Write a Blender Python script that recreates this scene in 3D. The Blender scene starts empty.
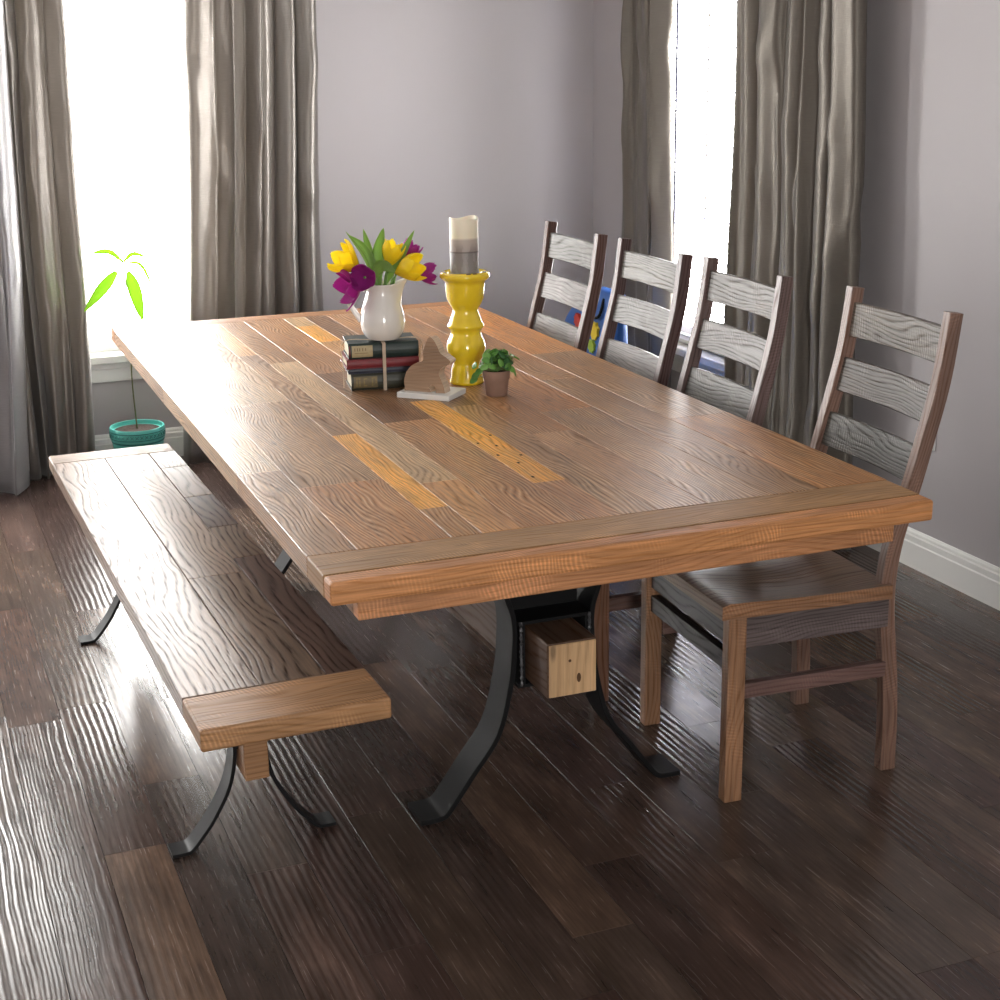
import bpy, bmesh, math, random
from mathutils import Vector, Matrix, noise
rnd = random.Random(7)
C = bpy.context.scene.collection
pi = math.pi

# ------------------------------------------------------------------ materials
def newmat(name):
    m = bpy.data.materials.new(name); m.use_nodes = True
    nt = m.node_tree
    return m, nt, nt.nodes['Principled BSDF']
class N:
    def __init__(s, nt): s.nt = nt
    def n(s, t, **k):
        a = s.nt.nodes.new(t)
        for kk, v in k.items(): setattr(a, kk, v)
        return a
    def l(s, a, b): s.nt.links.new(a, b)
    def math(s, op, a, b=None, clamp=False):
        m = s.n('ShaderNodeMath', operation=op, use_clamp=clamp)
        for i, x in enumerate((a, b)):
            if x is None: continue
            if isinstance(x, (int, float)): m.inputs[i].default_value = x
            else: s.l(x, m.inputs[i])
        return m.outputs[0]
    def vmul(s, vec, xyz):
        m = s.n('ShaderNodeVectorMath', operation='MULTIPLY'); s.l(vec, m.inputs[0]); m.inputs[1].default_value = xyz
        return m.outputs[0]
    def noise(s, vec, scale=1, detail=2, rough=.5, dist=0):
        m = s.n('ShaderNodeTexNoise'); s.l(vec, m.inputs['Vector'])
        m.inputs['Scale'].default_value = scale; m.inputs['Detail'].default_value = detail
        m.inputs['Roughness'].default_value = rough; m.inputs['Distortion'].default_value = dist
        return m.outputs[0]
    def ramp(s, f, stops, interp='LINEAR'):
        m = s.n('ShaderNodeValToRGB'); s.l(f, m.inputs[0]); r = m.color_ramp; r.interpolation = interp
        while len(r.elements) < len(stops): r.elements.new(.5)
        for e, (p, c) in zip(r.elements, stops):
            e.position = p; e.color = (c, c, c, 1) if isinstance(c, (int, float)) else (*c, 1)
        return m.outputs[0]
    def mix(s, f, a, b, mode='MIX'):
        m = s.n('ShaderNodeMix', data_type='RGBA', blend_type=mode)
        for i, x in ((0, f), (6, a), (7, b)):
            if isinstance(x, (int, float)): m.inputs[i].default_value = x
            elif isinstance(x, tuple): m.inputs[i].default_value = (*x, 1)
            else: s.l(x, m.inputs[i])
        return m.outputs[2]
    def bump(s, h, strength, dist, b):
        m = s.n('ShaderNodeBump'); m.inputs['Strength'].default_value = strength; m.inputs['Distance'].default_value = dist
        s.l(h, m.inputs['Height']); s.l(m.outputs[0], b.inputs['Normal']); return m

def wood(name, rough=.34, ring=70, lines=.55, fine=.35, saw=0.0, bump=.5, spec=.5, rv=.15, coat=0.0, patch=.25, light=0.0, tint=(1, 1, 1)):
    m, nt, b = newmat(name); g = N(nt)
    uv = g.n('ShaderNodeUVMap').outputs[0]
    att = g.n('ShaderNodeAttribute', attribute_name='tone')
    warp = g.noise(g.vmul(uv, (1.7, 6, 1)), 1, 2)
    sep = g.n('ShaderNodeSeparateXYZ'); g.l(uv, sep.inputs[0])
    ph = g.math('ADD', g.math('MULTIPLY', sep.outputs[1], ring*9), g.math('MULTIPLY', warp, ring*1.5))
    w = g.math('SINE', ph)
    w01 = g.math('MULTIPLY_ADD', w, .5); nt.nodes[-1].inputs[2].default_value = .5
    jag = g.noise(g.vmul(uv, (14, 160, 1)), 1, 3)
    lin = g.math('POWER', w01, 3.0)
    lin = g.math('MULTIPLY', lin, g.ramp(jag, [(.3, .2), (.62, 1)]))
    fn = g.noise(g.vmul(uv, (7, 170, 1)), 1, 4, .7)
    pat = g.noise(g.vmul(uv, (2.2, 9, 1)), 1, 3)
    col = g.mix(1.0, att.outputs[0], g.ramp(fn, [(.3, 1-fine), (.7, 1+fine*.55)]), 'MULTIPLY')
    col = g.mix(1.0, col, g.ramp(pat, [(.3, 1-patch), (.7, 1+patch)]), 'MULTIPLY')
    col = g.mix(g.math('MULTIPLY', lin, lines), col, g.mix(1.0, col, (.22, .17, .15), 'MULTIPLY'))
    if light:
        lm = g.ramp(g.noise(g.vmul(uv, (1.7, 5, 1)), 1, 2), [(.42, 0), (.58, 1)])
        pl = g.math('MULTIPLY', g.math('POWER', g.math('SUBTRACT', 1, w01), 4.0), g.ramp(jag, [(.35, .1), (.6, 1)]))
        col = g.mix(g.math('MULTIPLY', g.math('MULTIPLY', pl, lm), light), col, (.52, .43, .33))
    if tint != (1, 1, 1): col = g.mix(1.0, col, tint, 'MULTIPLY')
    # small dark knots
    v = g.n('ShaderNodeTexVoronoi'); g.l(g.vmul(uv, (3.2, 9.5, 1)), v.inputs['Vector']); v.inputs['Scale'].default_value = 1
    kn = g.ramp(v.outputs[0], [(.035, 1), (.09, 0)])
    col = g.mix(g.math('MULTIPLY', kn, .55), col, (.03, .017, .012))
    h = g.math('SUBTRACT', g.math('MULTIPLY', fn, .35), g.math('MULTIPLY', lin, .8))
    if saw:
        sw = g.math('SINE', g.math('ADD', g.math('MULTIPLY', sep.outputs[0], 780), g.math('ADD', g.math('MULTIPLY', sep.outputs[1], 160), g.math('MULTIPLY', g.noise(g.vmul(uv, (12, 8, 1)), 1, 2), 16))))
        sm = g.ramp(g.noise(g.vmul(uv, (7, 13, 1)), 1, 2), [(.42, 0), (.62, 1)])
        sw = g.math('MULTIPLY', g.math('POWER', g.math('MULTIPLY_ADD', sw, .5), 2), sm)
        nt.nodes[-1].inputs[0].default_value = 0
        s1 = g.math('MULTIPLY', g.math('ABSOLUTE', g.math('SINE', g.math('ADD', g.math('MULTIPLY', sep.outputs[0], 390), g.math('ADD', g.math('MULTIPLY', sep.outputs[1], 90), g.math('MULTIPLY', g.noise(g.vmul(uv, (12, 8, 1)), 1, 2), 14))))), sm)
        s1 = g.math('POWER', s1, 3)
        col = g.mix(g.math('MULTIPLY', s1, saw), col, g.mix(1.0, col, (2.0, 2.0, 2.1), 'MULTIPLY'))
        h = g.math('SUBTRACT', h, g.math('MULTIPLY', s1, .9))
    g.l(col, b.inputs['Base Color'])
    r = g.math('ADD', g.math('MULTIPLY', fn, rv), rough - rv*.5)
    g.l(r, b.inputs['Roughness'])
    g.l(g.math('MULTIPLY', g.math('SUBTRACT', 1.0, g.math('MULTIPLY', lin, .9)), spec), b.inputs['Specular IOR Level'])
    b.inputs['Coat Weight'].default_value = coat; b.inputs['Coat Roughness'].default_value = .18
    g.bump(h, bump, .00035, b)
    return m

def plain(name, col, rough=.5, spec=.5, metal=0, coat=0, bumps=None, var=0.0, vscale=8, sss=0):
    m, nt, b = newmat(name); g = N(nt)
    b.inputs['Base Color'].default_value = (*col, 1); b.inputs['Roughness'].default_value = rough
    b.inputs['Specular IOR Level'].default_value = spec; b.inputs['Metallic'].default_value = metal
    b.inputs['Coat Weight'].default_value = coat; b.inputs['Coat Roughness'].default_value = .05
    if sss:
        b.inputs['Subsurface Weight'].default_value = sss; b.inputs['Subsurface Scale'].default_value = .01
    tc = g.n('ShaderNodeTexCoord').outputs['Object']
    if var:
        n_ = g.noise(tc, vscale, 3)
        g.l(g.mix(n_, tuple(c*(1-var) for c in col), tuple(min(1, c*(1+var)) for c in col)), b.inputs['Base Color'])
    if bumps:
        g.bump(g.noise(tc, bumps[0], 3), bumps[1], bumps[2], b)
    return m

M = {}
M['table'] = wood('table_wood', .38, 80, .6, .55, bump=.9, rv=.3, spec=.75, light=.55, tint=(1.62, 1.36, 1.02))
M['tedge'] = wood('table_edge_wood', .5, 60, .25, .35, saw=.5, bump=.6)
M['bench'] = wood('bench_wood', .40, 40, 1.0, .4, bump=1.0, rv=.2, spec=.58)
M['chair'] = wood('chair_wood', .42, 55, .3, .4, saw=.35, bump=.6, spec=.8)
M['slat'] = wood('chair_slat_wood', .42, 60, .3, .5, saw=.8, bump=1.0, spec=.45)
M['pine'] = wood('pine_beam_wood', .55, 30, .25, .2, bump=.3)
M['steel'] = plain('black_steel', (.009, .009, .0095), .5, .16, 0, bumps=(60, .2, .001), var=.3)
M['weld'] = plain('weld_bead_steel', (.12, .12, .125), .35, .6, .7, bumps=(300, .8, .002))
M['white'] = plain('white_paint', (.78, .78, .76), .35)
M['trimwhite'] = plain('white_trim_paint', (.84, .84, .81), .4)
M['ceramic'] = plain('white_ceramic', (.76, .74, .70), .18, .5, coat=.6)
M['yellow'] = plain('yellow_glaze', (.86, .62, .022), .16, .5, coat=.8, var=.12, vscale=25)
M['chip'] = plain('chipped_glaze', (.10, .045, .015), .7)
M['terracotta'] = plain('terracotta', (.27, .16, .115), .8, var=.25, vscale=30, bumps=(80, .3, .001))
M['soil'] = plain('soil', (.03, .018, .012), .95, bumps=(90, .9, .004), var=.4, vscale=60)
M['teal'] = plain('turquoise_glaze', (.11, .50, .43), .3, .5, coat=.3)
M['tealdark'] = plain('turquoise_pattern_band', (.015, .17, .15), .4, var=.7, vscale=70)
M['leaf'] = plain('green_leaf', (.09, .24, .04), .45, var=.5, vscale=40)
M['twine'] = plain('ribbon_cloth', (.50, .40, .30), .85, bumps=(600, .5, .0006))
M['pages'] = plain('book_pages', (.55, .50, .36), .8, var=.2, vscale=120)
M['plastic'] = plain('white_plastic', (.75, .75, .72), .35)

def leafmat(name, col, trans):
    m, nt, b = newmat(name); g = N(nt)
    b.inputs['Base Color'].default_value = (*col, 1); b.inputs['Roughness'].default_value = .45
    t = g.n('ShaderNodeBsdfTranslucent'); t.inputs[0].default_value = (*trans, 1)
    mx = g.n('ShaderNodeMixShader'); mx.inputs[0].default_value = .5
    g.l(b.outputs[0], mx.inputs[1]); g.l(t.outputs[0], mx.inputs[2])
    g.l(mx.outputs[0], nt.nodes['Material Output'].inputs[0]); return m
M['bright_leaf'] = leafmat('lime_leaf', (.22, .42, .06), (.32, .50, .05))
M['tulip_leaf'] = leafmat('tulip_leaf', (.24, .38, .10), (.34, .50, .12))
M['ypetal'] = leafmat('yellow_petal', (.98, .80, .03), (1.0, .84, .04))
M['ppetal'] = leafmat('purple_petal', (.42, .035, .30), (.50, .04, .36))
M['stem'] = plain('green_stem', (.16, .30, .07), .5)
M['brownstem'] = plain('brown_green_stem', (.12, .13, .05), .6)

def cloth(name, col, rough=.38, spec=.8, trans=.18):
    m, nt, b = newmat(name); g = N(nt)
    uv = g.n('ShaderNodeUVMap').outputs[0]
    slub = g.noise(g.vmul(uv, (30, 420, 1)), 1, 3, .6)
    big = g.noise(g.vmul(uv, (5, 5, 1)), 1, 2)
    c = g.mix(slub, tuple(x*.72 for x in col), tuple(x*1.2 for x in col))
    g.l(c, b.inputs['Base Color'])
    b.inputs['Roughness'].default_value = rough; b.inputs['Specular IOR Level'].default_value = spec
    b.inputs['Metallic'].default_value = .5
    b.inputs['Sheen Weight'].default_value = .3
    g.bump(g.math('ADD', g.math('MULTIPLY', slub, .12), big), .5, .012, b)
    t = g.n('ShaderNodeBsdfTranslucent'); t.inputs[0].default_value = (*[x*1.3 for x in col], 1)
    mx = g.n('ShaderNodeMixShader'); mx.inputs[0].default_value = trans
    g.l(b.outputs[0], mx.inputs[1]); g.l(t.outputs[0], mx.inputs[2])
    g.l(mx.outputs[0], nt.nodes['Material Output'].inputs[0]); return m
M['cloth'] = cloth('taupe_satin', (.25, .225, .20), .33, .8, .22)
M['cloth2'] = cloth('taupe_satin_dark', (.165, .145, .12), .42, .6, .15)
M['cloth3'] = cloth('silver_satin', (.34, .33, .335), .32, .9, .1)

# wall paint
m, nt, b = newmat('wall_paint'); g = N(nt)
b.inputs['Base Color'].default_value = (.46, .435, .445, 1); b.inputs['Roughness'].default_value = .55; b.inputs['Specular IOR Level'].default_value = .3
g.bump(g.noise(g.n('ShaderNodeTexCoord').outputs['Object'], 220, 2), .12, .001, b)
M['wall'] = m
M['ceil'] = plain('ceiling_paint', (.7, .7, .7), .9)

# floor
m, nt, b = newmat('dark_hand_scraped_floor'); g = N(nt)
uv = g.n('ShaderNodeUVMap').outputs[0]
att = g.n('ShaderNodeAttribute', attribute_name='tone')
sep = g.n('ShaderNodeSeparateXYZ'); g.l(uv, sep.inputs[0])
wp = g.noise(g.vmul(uv, (3.2, 9, 1)), 1, 2)
rp = g.math('SINE', g.math('ADD', g.math('MULTIPLY', sep.outputs[1], 2*pi/.0185), g.math('MULTIPLY', wp, 8.5)))
wp2 = g.noise(g.vmul(uv, (14, 30, 1)), 1, 2)
fn = g.noise(g.vmul(uv, (6, 170, 1)), 1, 3, .6)
bl = g.noise(g.vmul(uv, (4, 14, 1)), 1, 4, .6)
col = g.mix(1.0, att.outputs[0], g.ramp(fn, [(.3, .72), (.7, 1.25)]), 'MULTIPLY')
col = g.mix(1.0, col, g.ramp(bl, [(.3, .6), (.55, 1.0), (.75, 1.7)]), 'MULTIPLY')
g.l(col, b.inputs['Base Color'])
g.l(g.math('ADD', g.math('MULTIPLY', fn, .16), .17), b.inputs['Roughness'])
b.inputs['Specular IOR Level'].default_value = .5
h = g.math('ADD', g.math('MULTIPLY', g.math('MULTIPLY', rp, att.outputs['Alpha']), 1.0), g.math('ADD', g.math('MULTIPLY', wp2, .8), g.math('MULTIPLY', fn, .25)))
g.bump(h, 1.0, .0004, b)
M['floor'] = m

# glass: thin pane
m, nt, b = newmat('window_glass'); g = N(nt)
tr = g.n('ShaderNodeBsdfTransparent'); gl = g.n('ShaderNodeBsdfGlossy'); gl.inputs['Roughness'].default_value = .02
fr = g.n('ShaderNodeLayerWeight'); fr.inputs[0].default_value = .5
mx = g.n('ShaderNodeMixShader'); g.l(g.math('ADD', g.math('MULTIPLY', g.math('POWER', fr.outputs[1], 5), .6), .04), mx.inputs[0]); g.l(tr.outputs[0], mx.inputs[1]); g.l(gl.outputs[0], mx.inputs[2])
g.l(mx.outputs[0], nt.nodes['Material Output'].inputs[0]); M['glass'] = m
M['blind'] = leafmat('white_blind_slat', (.80, .80, .84), (.55, .55, .62))

# ------------------------------------------------------------------ mesh builder
class MB:
    def __init__(s): s.v = []; s.f = []; s.uv = []; s.t = []; s.mi = []
    def face(s, idx, uvs, tone=(1, 1, 1, 1), mi=0):
        s.f.append(idx); s.uv.append(uvs); s.t.append(tone); s.mi.append(mi)
    def board(s, c, size, axis=0, tone=(1, 1, 1), bev=.002, mat=None, mi=0, seg=2, rip=1, off=None):
        """box centred at c; axis = grain axis"""
        t = bmesh.new(); bmesh.ops.create_cube(t, size=1)
        for v in t.verts: v.co = Vector((v.co.x*size[0], v.co.y*size[1], v.co.z*size[2]))
        if bev: bmesh.ops.bevel(t, geom=list(t.edges), offset=min(bev, min(size)*.45), segments=seg, profile=.5, affect='EDGES')
        base = len(s.v); ou, ov = off if off else (rnd.uniform(0, 50), rnd.uniform(0, 50))
        t.normal_update()
        b_, c_ = [i for i in range(3) if i != axis]
        for f in t.faces:
            n = [abs(x) for x in f.normal]; k = n.index(max(n)); us = []
            for v in f.verts:
                p = v.co
                if k == axis: u, w = p[b_]*.12+.7, p[c_]
                elif k == b_: u, w = p[axis], p[c_]+.37
                else: u, w = p[axis], p[b_]
                us.append((u+ou, w+ov))
            s.face([base+v.index for v in f.verts], us, (*tone, rip), mi)
        t.verts.index_update()
        for v in t.verts:
            p = v.co + Vector(c)
            s.v.append(mat @ p if mat else p)
        t.free()
    def sweep(s, pts, wdir, w, t, tone=(1, 1, 1), ch=.15, mi=0, rip=1):
        """rectangular section w (along wdir) x t swept along pts; w,t number or function of parameter"""
        n = len(pts); pts = [Vector(p) for p in pts]; wd = Vector(wdir).normalized()
        base = len(s.v); ou, ov = rnd.uniform(0, 50), rnd.uniform(0, 50); L = 0; Ls = []
        for i, p in enumerate(pts):
            if i: L += (p-pts[i-1]).length
            Ls.append(L)
            tg = (pts[min(i+1, n-1)]-pts[max(i-1, 0)]).normalized()
            td = wd.cross(tg).normalized()
            q = i/(n-1); W = (w(q) if callable(w) else w)/2; T = (t(q) if callable(t) else t)/2
            c = min(W, T)*ch
            for a, b in ((-W+c, -T), (W-c, -T), (W, -T+c), (W, T-c), (W-c, T), (-W+c, T), (-W, T-c), (-W, -T+c)):
                s.v.append(p+wd*a+td*b)
        W0 = (w(.5) if callable(w) else w); T0 = (t(.5) if callable(t) else t)
        per = [0, W0, W0, W0+T0, W0+T0, 2*W0+T0, 2*W0+T0, 2*W0+2*T0, 2*W0+2*T0]
        for i in range(n-1):
            for k in range(8):
                k2 = (k+1) % 8
                s.face([base+i*8+k, base+i*8+k2, base+(i+1)*8+k2, base+(i+1)*8+k],
                       [(ou+Ls[i], ov+per[k]), (ou+Ls[i], ov+per[k+1]), (ou+Ls[i+1], ov+per[k+1]), (ou+Ls[i+1], ov+per[k])], (*tone, rip), mi)
        s.face([base+k for k in range(7, -1, -1)], [(ou, ov+per[k]) for k in range(7, -1, -1)], (*tone, rip), mi)
        e = base+(n-1)*8
        s.face([e+k for k in range(8)], [(ou, ov+per[k]) for k in range(8)], (*tone, rip), mi)
    def lathe(s, prof, c=(0, 0, 0), n=40, tone=(1, 1, 1), mi=0, mfun=None, sq=0):
        base = len(s.v); c = Vector(c)
        for r, z in prof:
            for k in range(n):
                a = 2*pi*k/n; s.v.append(c+Vector((r*math.cos(a), r*math.sin(a), z)))
        for i in range(len(prof)-1):
            for k in range(n):
                k2 = (k+1) % n
                s.face([base+i*n+k, base+i*n+k2, base+(i+1)*n+k2, base+(i+1)*n+k], [(k/n, prof[i][1])]*4, (*tone, 1), mfun(i, k) if mfun else mi)
    def tube(s, pts, r, n=8, tone=(1, 1, 1), mi=0, flat=1.0):
        pts = [Vector(p) for p in pts]; base = len(s.v); m = len(pts); up = Vector((.13, .21, 1)).normalized()
        for i, p in enumerate(pts):
            tg = (pts[min(i+1, m-1)]-pts[max(i-1, 0)]).normalized()
            a = tg.cross(up)
            if a.length < .05: a = tg.cross(Vector((1, 0, 0)))
            a.normalize(); b = tg.cross(a).normalized(); R = r(i/(m-1)) if callable(r) else r
            for k in range(n):
                t = 2*pi*k/n; s.v.append(p+a*R*math.cos(t)+b*R*math.sin(t)*flat)
        for i in range(m-1):
            for k in range(n):
                k2 = (k+1) % n
                s.face([base+i*n+k, base+i*n+k2, base+(i+1)*n+k2, base+(i+1)*n+k], [(0, 0)]*4, (*tone, 1), mi)
        s.face([base+k for k in range(n-1, -1, -1)], [(0, 0)]*n, (*tone, 1), mi)
        s.face([base+(m-1)*n+k for k in range(n)], [(0, 0)]*n, (*tone, 1), mi)
    def grid(s, fn, nu, nv, uvs=(1, 1), tone=(1, 1, 1), mi=0):
        base = len(s.v); ou, ov = rnd.uniform(0, 50), rnd.uniform(0, 50)
        for i in range(nu+1):
            for j in range(nv+1): s.v.append(Vector(fn(i/nu, j/nv)))
        for i in range(nu):
            for j in range(nv):
                q = lambda a, b: base+a*(nv+1)+b
                w = lambda a, b: (ou+a/nu*uvs[0], ov+b/nv*uvs[1])
                s.face([q(i, j), q(i+1, j), q(i+1, j+1), q(i, j+1)], [w(i, j), w(i+1, j), w(i+1, j+1), w(i, j+1)], (*tone, 1), mi)
    def prism(s, poly, y0, y1, tone=(1, 1, 1), mi=0, mat=None, side=None):
        """poly list of (x,z) ccw; extruded in y"""
        base = len(s.v); n = len(poly); ou, ov = rnd.uniform(0, 50), rnd.uniform(0, 50)
        for y in (y0, y1):
            for x, z in poly:
                p = Vector((x, y, z)); s.v.append(mat @ p if mat else p)
        uvp = [(ou+x, ov+z) for x, z in poly]
        s.face(list(range(base, base+n)), uvp, (*tone, 1), mi)
        s.face([base+n+k for k in range(n-1, -1, -1)], uvp[::-1], (*tone, 1), mi)
        for k in range(n):
            k2 = (k+1) % n
            s.face([base+k2, base+k, base+n+k, base+n+k2], [(ou+y0, ov+k*.03), (ou+y0, ov+k*.03+.02), (ou+y1, ov+k*.03+.02), (ou+y1, ov+k*.03)], (*(side or tone), 1), mi)
    def build(s, name, mats, parent=None, smooth=None, loc=None, solid=0, fix=True):
        me = bpy.data.meshes.new(name)
        me.from_pydata([tuple(v) for v in s.v], [], s.f)
        ul = me.uv_layers.new(name='UVMap'); k = 0
        for us in s.uv:
            for u in us: ul.data[k].uv = u; k += 1
        ca = me.color_attributes.new('tone', 'FLOAT_COLOR', 'CORNER'); k = 0
        for f, t in zip(s.f, s.t):
            t = t if len(t) == 4 else (*t, 1)
            for _ in f: ca.data[k].color = t; k += 1
        for p, mi in zip(me.polygons, s.mi): p.material_index = mi
        for mm in (mats if isinstance(mats, list) else [mats]): me.materials.append(mm)
        if fix:
            bm = bmesh.new(); bm.from_mesh(me); bmesh.ops.recalc_face_normals(bm, faces=bm.faces); bm.to_mesh(me); bm.free()
        if smooth: me.shade_smooth()
        if smooth and smooth < 3: me.set_sharp_from_angle(angle=smooth)
        o = bpy.data.objects.new(name, me); C.objects.link(o)
        if parent: o.parent = parent
        if loc: o.location = loc
        if solid:
            md = o.modifiers.new('thickness', 'SOLIDIFY'); md.thickness = solid; md.offset = 0
        return o

def tag(o, label=None, cat=None, group=None, kind=None):
    if label: o['label'] = label
    if cat: o['category'] = cat
    if group: o['group'] = group
    if kind: o['kind'] = kind
    return o
def empty(name, loc=(0, 0, 0), rz=0, **k):
    o = bpy.data.objects.new(name, None); C.objects.link(o); o.location = loc; o.rotation_euler = (0, 0, rz); o.empty_display_size = .1
    return tag(o, **k)
def smoothpath(pts, n):
    """Catmull-Rom through pts"""
    P = [Vector(p) for p in pts]; P = [2*P[0]-P[1]]+P+[2*P[-1]-P[-2]]; out = []
    for i in range(1, len(P)-2):
        for k in range(n):
            t = k/n; a, b, c, d = P[i-1:i+3]
            out.append(.5*((2*b)+(-a+c)*t+(2*a-5*b+4*c-d)*t*t+(-a+3*b-3*c+d)*t**3))
    out.append(P[-2]); return out
def jit(c, a=.1):
    k = 1+rnd.uniform(-a, a); return tuple(x*k*(1+rnd.uniform(-a*.25, a*.25)) for x in c)

# ------------------------------------------------------------------ the room
WX, WY = 3.021, 6.414          # right wall plane, back wall plane
XL, YB, H = -2.2, -2.2, 2.62   # other walls and ceiling
TH = .14
# floor planks
fb = MB(); w = .1325; x = .295-w*19; k = 0
x_end = WX+.02
while x < x_end:
    y = YB-.1-rnd.uniform(0, .9)
    while y < WY+.05:
        L = rnd.uniform(.55, 1.5); y1 = min(y+L, WY+.05)
        t = jit(rnd.choice([(.078, .048, .037), (.096, .060, .045), (.060, .038, .031), (.112, .070, .050), (.082, .054, .043)]), .15)
        if rnd.random() < .05: t = (.12, .078, .058)
        a, b_ = max(x, XL), min(x+w, x_end)
        if b_-a > .01:
            fb.board(((a+b_)/2, (y+y1)/2, -.01), (b_-a-.0012, y1-y-.0012, .02), 1, t, .0003, seg=1, rip=rnd.choice([.08, .3, .6, 1.0]))
        y = y1
    x += w
floor = fb.build('floor', M['floor']); tag(floor, kind='structure')
sb = MB(); sb.board(((XL+WX)/2, (YB+WY)/2, -.06), (WX-XL+.3, WY-YB+.3, .08), 0, (.02, .015, .01), 0)
tag(sb.build('floor_underlay', M['soil']), kind='structure')

def wall_with_holes(name, axis, plane, a0, a1, holes, out):
    """axis: 'x' wall spans x at y=plane; out=+1/-1 outward direction. holes (a,b,z0,z1)"""
    mb = MB(); cuts = sorted({a0, a1, *[h[0] for h in holes], *[h[1] for h in holes]})
    for c0, c1 in zip(cuts, cuts[1:]):
        mid = (c0+c1)/2; hs = [h for h in holes if h[0] < mid < h[1]]
        spans = [(0, H)] if not hs else [(0, hs[0][2]), (hs[0][3], H)]
        for z0, z1 in spans:
            if z1-z0 < .001: continue
            p = plane+out*TH/2
            if axis == 'x': mb.board((mid, p, (z0+z1)/2), (c1-c0, TH, z1-z0), 2, bev=0)
            else: mb.board((p, mid, (z0+z1)/2), (TH, c1-c0, z1-z0), 2, bev=0)
    return tag(mb.build(name, M['wall']), kind='structure')
Z0, Z1 = .46, 2.16
WIN = {'1': ('x', WY, .56, 1.44), '2': ('y', WX, 4.72, 5.88), '3': ('x', WY, -1.1, -.12)}
wall_with_holes('wall_back', 'x', WY, XL-.1, WX, [(.56, 1.44, Z0-.035, Z1), (-1.1, -.12, Z0-.035, Z1)], 1)
wall_with_holes('wall_right', 'y', WX, YB-.1, WY+TH, [(4.72, 5.88, Z0-.035, Z1)], 1)
wall_with_holes('wall_left', 'y', XL, YB-.1, WY+TH, [], -1)
wall_with_holes('wall_front', 'x', YB, XL, WX, [(-.5, .5, .9, 2.1)], -1)  # unglazed opening behind the camera, added to let in fill light
cb = MB(); cb.board(((XL+WX)/2, (YB+WY)/2, H+.05), (WX-XL+.5, WY-YB+.5, .1), 0, bev=0)
tag(cb.build('ceiling', M['ceil']), kind='structure')

def basebd(name, axis, plane, a0, a1, inward):
    prof = [(0, 0), (.017, 0), (.017, .082), (.014, .086), (.014, .104), (.009, .108), (.008, .116), (.004, .124), (0, .124)]
    mb = MB(); base = 0; n = len(prof)
    for a in (a0, a1):
        for d, z in prof:
            mb.v.append(Vector((a, plane+inward*d, z)) if axis == 'x' else Vector((plane+inward*d, a, z)))
    for k in range(n):
        k2 = (k+1) % n; mb.face([k, k2, n+k2, n+k], [(0, 0)]*4)
    mb.face(list(range(n)), [(0, 0)]*n); mb.face(list(range(2*n-1, n-1, -1)), [(0, 0)]*n)
    return tag(mb.build(name, M['trimwhite']), kind='structure')
basebd('baseboard_back', 'x', WY, XL, WX-.018, -1)
basebd('baseboard_right', 'y', WX, YB, WY, -1)

def make_window(num, axis, plane, a, b):
    """plane interior face; a..b opening. local frame: s along wall, d inward depth"""
    def P(s, d, z): return (s, plane-d, z) if axis == 'x' else (plane-d, s, z)
    def bx(mb, s0, s1, d0, d1, z0, z1, bev=.003):
        c = P((s0+s1)/2, (d0+d1)/2, (z0+z1)/2); sz = (s1-s0, abs(d1-d0), z1-z0) if axis == 'x' else (abs(d1-d0), s1-s0, z1-z0)
        mb.board(c, sz, 2, bev=bev)
    fr = MB(); cw = .085
    bx(fr, a-cw, a, 0, .018, Z0-.0, Z1+cw); bx(fr, b, b+cw, 0, .018, Z0, Z1+cw); bx(fr, a, b, 0, .018, Z1, Z1+cw)
    bx(fr, a-.0, a+.016, -TH, 0, Z0, Z1, 0); bx(fr, b-.016, b, -TH, 0, Z0, Z1, 0); bx(fr, a+.016, b-.016, -TH, 0, Z1-.016, Z1, 0)
    root = fr.build('window_'+num, M['white']); tag(root, kind='structure')
    sl = MB(); bx(sl, a-cw-.02, b+cw+.02, -.10, .05, Z0-.035, Z0, .006)
    bx(sl, a-cw, b+cw, 0, .016, Z0-.115, Z0-.035, .004); bx(sl, a-cw, b+cw, .016, .024, Z0-.06, Z0-.035, .003)
    sl.build('window_sill', M['white'], root)
    sa = MB()
    for (s0, s1, z0, z1) in ((a+.016, a+.056, Z0, Z1-.016), (b-.056, b-.016, Z0, Z1-.016), (a+.056, b-.056, Z0, Z0+.06), (a+.056, b-.056, Z1-.066, Z1-.016)):
        bx(sa, s0, s1, -.09, -.055, z0, z1)
    sa.build('window_sash', M['white'], root)
    gp = MB(); bx(gp, a+.05, b-.05, -.074, -.070, Z0+.055, Z1-.06, 0)
    gp.build('window_pane', M['glass'], root)
    return P
for n_, (ax, pl, a, b_) in WIN.items(): make_window(n_, ax, pl, a, b_)

# blind on the right-hand window: horizontal slats
bl = empty('window_blind', (WX+.028, 5.30, 1.3), label='white horizontal slat blind in the side window between its two curtains', cat='blind')
mb = MB(); z = Z0+.035
while z < Z1-.06:
    mb.grid(lambda u, v, z=z: (-.024+.048*v, -.545+1.09*u, z-1.3-.0035*(2*v-1)+.003*math.sin(pi*v)), 1, 4, (1, .05)); z += .0405
mb.build('slats', M['blind'], bl, 3, solid=.0022)
mb = MB()
for yy in (-.44, .09, .44):
    for dx in (-.026, .026): mb.board((dx, yy, -.0), (.0012, .012, 1.62), 2, bev=0)
mb.build('ladder_tape', M['white'], bl)
mb = MB(); mb.board((0, 0, Z1-1.3-.035), (.055, 1.1, .045), 1, bev=.004); mb.build('head_rail', M['white'], bl)
mb = MB(); mb.board((0, 0, Z0-1.3+.014), (.05, 1.1, .016), 1, bev=.004); mb.build('bottom_rail', M['white'], bl)
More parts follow.
